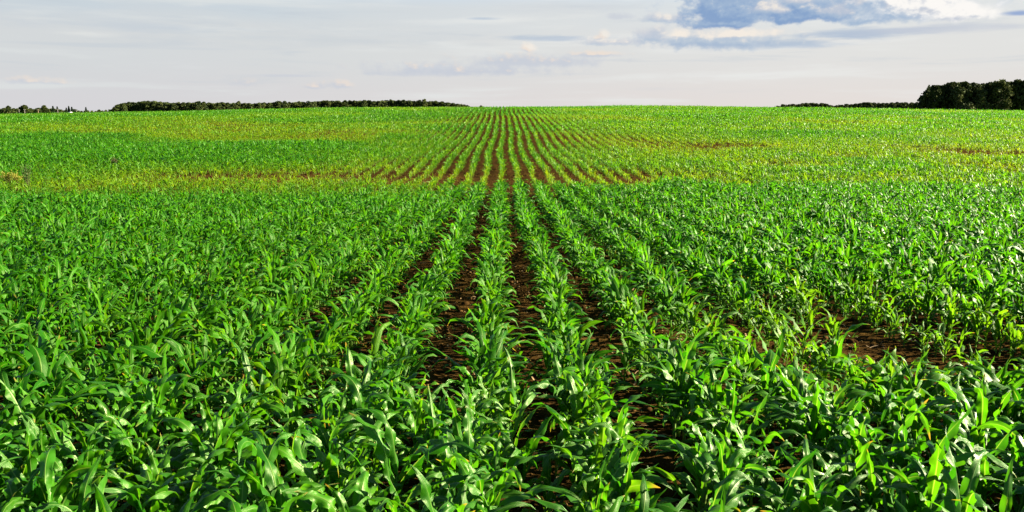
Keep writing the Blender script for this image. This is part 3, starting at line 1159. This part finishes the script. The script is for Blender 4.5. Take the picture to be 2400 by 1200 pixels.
for k, (px, kind, yt) in enumerate(front_row):
    D = D2 + (10 if kind == 'broad' else 4) + rs.uniform(-2, 2)
    X, Y = spot(px, D)
    put_tree(kind, k % 5, X, Y, height_at(px, yt, D), gl[k] or ('dark tree beyond the right end of the grove' if k == 12 else 'last dark tree beyond the right end of the grove'),
             'trees of the grove at the right edge', rs.uniform(0.95, 1.15))
X, Y = spot(2264, D2 - 6)
put_tree('bush', 0, X, Y, height_at(2264, 238, D2 - 6), 'round bush in front of the right-hand grove', None, 1.0)
wood_mass('grove_interior', gx_, gy_, (D2 + 18, D2 + 26, D2 + 34), 14, 'dark interior of the grove at the right edge', 6, 0.5)

# low far wood between the crest and the right grove
fx = [1816, 1830, 1870, 1905, 1930, 1950, 1956, 1975, 2000, 2030, 2060, 2100, 2150, 2175]
fy = [249, 244, 242, 240, 241.5, 246, 246, 243, 242, 238.5, 240.5, 238.5, 239, 240]
px, k = 1822.0, 0
while px < 2156:
    k += 1
    D = 860 + rs.uniform(-8, 8)
    X, Y = spot(px, D)
    put_tree('broad', rs.randint(6), X, Y, max(4.0, height_at(px, np.interp(px, fx, fy) + rs.normal(0, 0.7), D)),
             '%s tree from the left in the low wood beside the right-hand grove' % ordinal(k), 'trees of the low far wood', rs.uniform(1.0, 1.4))
    px += rs.uniform(9, 13.5)
wood_mass('low_wood_interior', fx, fy, (880, 900), 9, 'dark interior of the low far wood beside the right-hand grove', 7, 0.6)

# scattered trees on the far left
vill = [(-12, 'broad', 253, 'leafy tree cut by the left edge of the picture'),
        (9, 'broad', 252, 'broad dark tree just inside the left edge'), (14, 'pale', 256, 'pale round tree in front at the left edge'),
        (21, 'tall', 247, 'tall loose tree near the left edge'), (32, 'broad', 253, 'low dark tree beside the tall loose tree'),
        (46, 'conifer', 250, 'small conifer left of the two tall round trees'), (54, 'tall', 247, 'lower of the twin tall trees above the poles'),
        (60, 'tall', 245, 'highest tree of the far left village trees'), (73, 'broad', 254, 'low round tree right of the poles'),
        (90, 'broad', 252, 'dark domed tree behind the brown pole'), (105, 'tall', 246, 'tall feathery tree in the middle of the village trees'),
        (112, 'broad', 254, 'broad low tree under the feathery tree'), (125, 'conifer', 248, 'broad conifer right of the feathery tree'),
        (135, 'conifer', 249, 'slim conifer at the right end of the village trees'), (142, 'broad', 256, 'low bushy tree tapering off the village trees'),
        (156, 'conifer', 252, 'small pointed conifer left of the white roof'), (162, 'conifer', 248, 'tall dark conifer above the white roof'),
        (169, 'conifer', 250, 'dark conifer right of the white roof'), (176, 'broad', 255, 'low tree right of the pair of dark conifers'),
        (202, 'conifer', 250.5, 'lone pointed conifer between the village and the long wood')]
for px, kind, yt, lab in vill:
    D = (760 if kind in ('conifer', 'tall') else 780) + rs.uniform(-10, 10)
    X, Y = spot(px, D)
    put_tree(kind, rs.randint(3), X, Y, height_at(px, yt, D), lab, 'scattered trees on the far left', rs.uniform(1.3, 1.6))
wood_mass('village_thicket', [-60, 20, 60, 75, 90, 130, 150, 158], [252, 252, 251, 254, 251, 252, 255, 260], (790, 800), 8, 'low dark thicket behind the far left trees', 8, 0.6)
wood_mass('far_hedge', [178, 190, 230, 270], [258, 257, 255, 254], (1000,), 8, 'low far hedge between the village trees and the long wood', 9, 0.6)

# roadside poles and the small pale building in front of the far left trees
M_POLE = simple_mat('weathered_pole', (0.15, 0.135, 0.115), (0.21, 0.19, 0.165), 4.0, 0.8)
M_POLE_B = simple_mat('brown_pole', (0.16, 0.105, 0.06), (0.22, 0.15, 0.09), 4.0, 0.8)
M_CER = simple_mat('insulator', (0.5, 0.5, 0.48), (0.6, 0.6, 0.58), 9.0, 0.4)
for px, yt, m_, lab in ((45, 257, M_POLE, 'grey utility pole left of the twin tall trees'), (58, 256.5, M_POLE, 'pale utility pole under the highest far left tree'),
                        (90, 256.5, M_POLE_B, 'brown utility pole in front of the domed tree'), (135.5, 255.5, M_POLE, 'grey utility pole by the slim conifer'),
                        (179.5, 259, M_POLE, 'short grey utility pole right of the dark conifers')):
    D = 620.0
    X, Y = spot(px, D)
    h = height_at(px, yt, D)
    root = link('utility_pole', None)
    root.location = (X, Y, float(ground_z(np.array([X]), np.array([Y]))[0]))
    root['label'], root['category'], root['group'] = lab, 'utility pole', 'utility poles on the far left'
    t = np.linspace(0, 1, 5)
    g = Geo()
    g.add(*tube(np.stack([0 * t, 0 * t, -0.5 + (h + 0.5) * t], -1), 0.19 * (1 - 0.25 * t), 8))
    link('pole_shaft', g.mesh('pole_shaft'), m_, root)
    g = Geo()
    u = np.linspace(-0.9, 0.9, 3)
    g.add(*tube(np.stack([u, 0 * u, 0 * u + h - 0.5], -1), 0.07, 6))
    link('crossarm', g.mesh('crossarm'), m_, root)
    for sx in (-0.75, 0.75):
        g = Geo()
        u = np.linspace(0, 0.3, 5)
        g.add(*tube(np.stack([0 * u + sx, 0 * u, u + h - 0.45], -1), np.array([0.03, 0.07, 0.05, 0.07, 0.02]), 8))
        link('insulator', g.mesh('insulator'), M_CER, root)

D = 640.0
X, Y = spot(165, D)
zb = float(ground_z(np.array([X]), np.array([Y]))[0])
ztop = CAM_Z + px_ray(165, 262.4)[2] / px_ray(165, 262.4)[1] * D
hw = max(1.6, ztop - zb - 0.7)
shed = link('shed', None)
shed.location = (X, Y, zb)
shed['label'], shed['category'] = 'tiny white roofed shed below the dark conifers on the far left', 'shed'
hx, hy = 0.85, 1.6
c8 = np.array([[-hx, -hy, -0.2], [hx, -hy, -0.2], [hx, hy, -0.2], [-hx, hy, -0.2], [-hx, -hy, hw], [hx, -hy, hw], [hx, hy, hw], [-hx, hy, hw]])
g = Geo()
g.add(c8, [[0, 1, 5, 4], [1, 2, 6, 5], [2, 3, 7, 6], [3, 0, 4, 7]])
link('wall', g.mesh('wall', False), simple_mat('shed_wall', (0.45, 0.43, 0.40), (0.52, 0.50, 0.47), 2.0, 0.8), shed)
g = Geo()
e = 0.16
r6 = np.array([[-hx - e, -hy - e, hw + 0.01], [hx + e, -hy - e, hw + 0.01], [hx + e, hy + e, hw + 0.01], [-hx - e, hy + e, hw + 0.01], [-hx - e, 0, hw + 0.7], [hx + e, 0, hw + 0.7]])
g.add(r6, [[0, 1, 5, 4], [2, 3, 4, 5], [3, 2, 1, 0]], None, [[1, 2, 5], [3, 0, 4]])
link('roof', g.mesh('roof', False), simple_mat('shed_roof', (0.55, 0.55, 0.53), (0.6, 0.6, 0.59), 2.0, 0.6), shed)


# tall weeds standing at the far left end of the lush corn
def tall_weed(px, D, h, label, stem_m, leaf_m, head_m, seed, spread):
    rng = np.random.RandomState(seed)
    X, Y = spot(px, D)
    root = link('tall_weed', None)
    root.location = (X, Y, float(ground_z(np.array([X]), np.array([Y]))[0]))
    root['label'], root['category'] = label, 'weed'
    st, lf, hd = Geo(), Geo(), Geo()
    for k in range(15):
        a, sp_ = rng.uniform(0, 6.28), rng.uniform(0.1, 1) * spread
        hh = h * rng.uniform(0.7, 1.0)
        t = np.linspace(0, 1, 6)
        b0 = rng.normal(0, 0.05, 2)
        pts = np.stack([b0[0] + sp_ * math.cos(a) * t ** 1.5, b0[1] + sp_ * math.sin(a) * t ** 1.5, hh * t - 0.03], -1)
        st.add(*tube(pts, 0.009 * (1 - 0.7 * t), 5))
        for m_ in range(16):
            f = rng.uniform(0.12, 0.95)
            p_ = np.array([np.interp(f, t, pts[:, i]) for i in range(3)])
            c, q_, u_ = leaf_geo(rng, 0, rng.uniform(0, 6.28), rng.uniform(0.07, 0.18), rng.uniform(0.012, 0.03), R(rng.uniform(20, 70)), R(rng.uniform(-30, 30)), 1.3, 3, 2)
            lf.add(c + p_, q_, u_)
        n = 26
        f = rng.uniform(0.68, 1.03, n)
        C = np.stack([np.interp(f, t, pts[:, i]) for i in range(3)], -1) + rng.normal(0, 0.035, (n, 3))
        (hd if head_m is not None else lf).add(*leaf_cards(C, 0.016, rng))
    link('stem', st.mesh('stem'), stem_m, root)
    link('foliage', lf.mesh('foliage'), leaf_m, root)
    if head_m is not None:
        link('blossom', hd.mesh('blossom', False), head_m, root)


M_STEM = simple_mat('weed_stem', (0.05, 0.07, 0.012), (0.08, 0.075, 0.02), 8.0, 0.7)
M_TW = simple_mat('tall_weed_leaf', (0.022, 0.060, 0.004), (0.045, 0.085, 0.008), 8.0, 0.6, 0.3)
M_YW = simple_mat('yellow_weed_leaf', (0.09, 0.11, 0.008), (0.16, 0.15, 0.012), 8.0, 0.6, 0.3)
M_YH = simple_mat('yellow_flower', (0.12, 0.115, 0.006), (0.19, 0.17, 0.010), 8.0, 0.7, 0.2)
M_BH = simple_mat('olive_weed_leaf', (0.025, 0.032, 0.006), (0.05, 0.052, 0.010), 8.0, 0.8, 0.2)
tall_weed(4, 33.0, 0.75, 'yellow flowering weed clump at the left edge', M_STEM, M_YW, M_YH, 3, 0.34)
tall_weed(22, 33.5, 0.62, 'smaller yellow weed clump right of the flowering weed', M_STEM, M_YW, M_YH, 5, 0.28)
tall_weed(47, 32.5, 1.05, 'tall brownish green weed near the left edge', M_STEM, M_TW, None, 4, 0.22)
tall_weed(258, 42.0, 0.7, 'thin olive weed poking out of the left crop', M_STEM, M_BH, None, 7, 0.10)

# a few low shrubs on the skyline
for px, ht, lab in ((1128, 0.95, 'lone small shrub on the skyline right of the long wood'), (1553, 0.75, 'small shrub on the skyline right of the centre')):
    X, Y = spot(px, 172)
    put_tree('bush', 1, X, Y, ht, lab, None, 1.1)
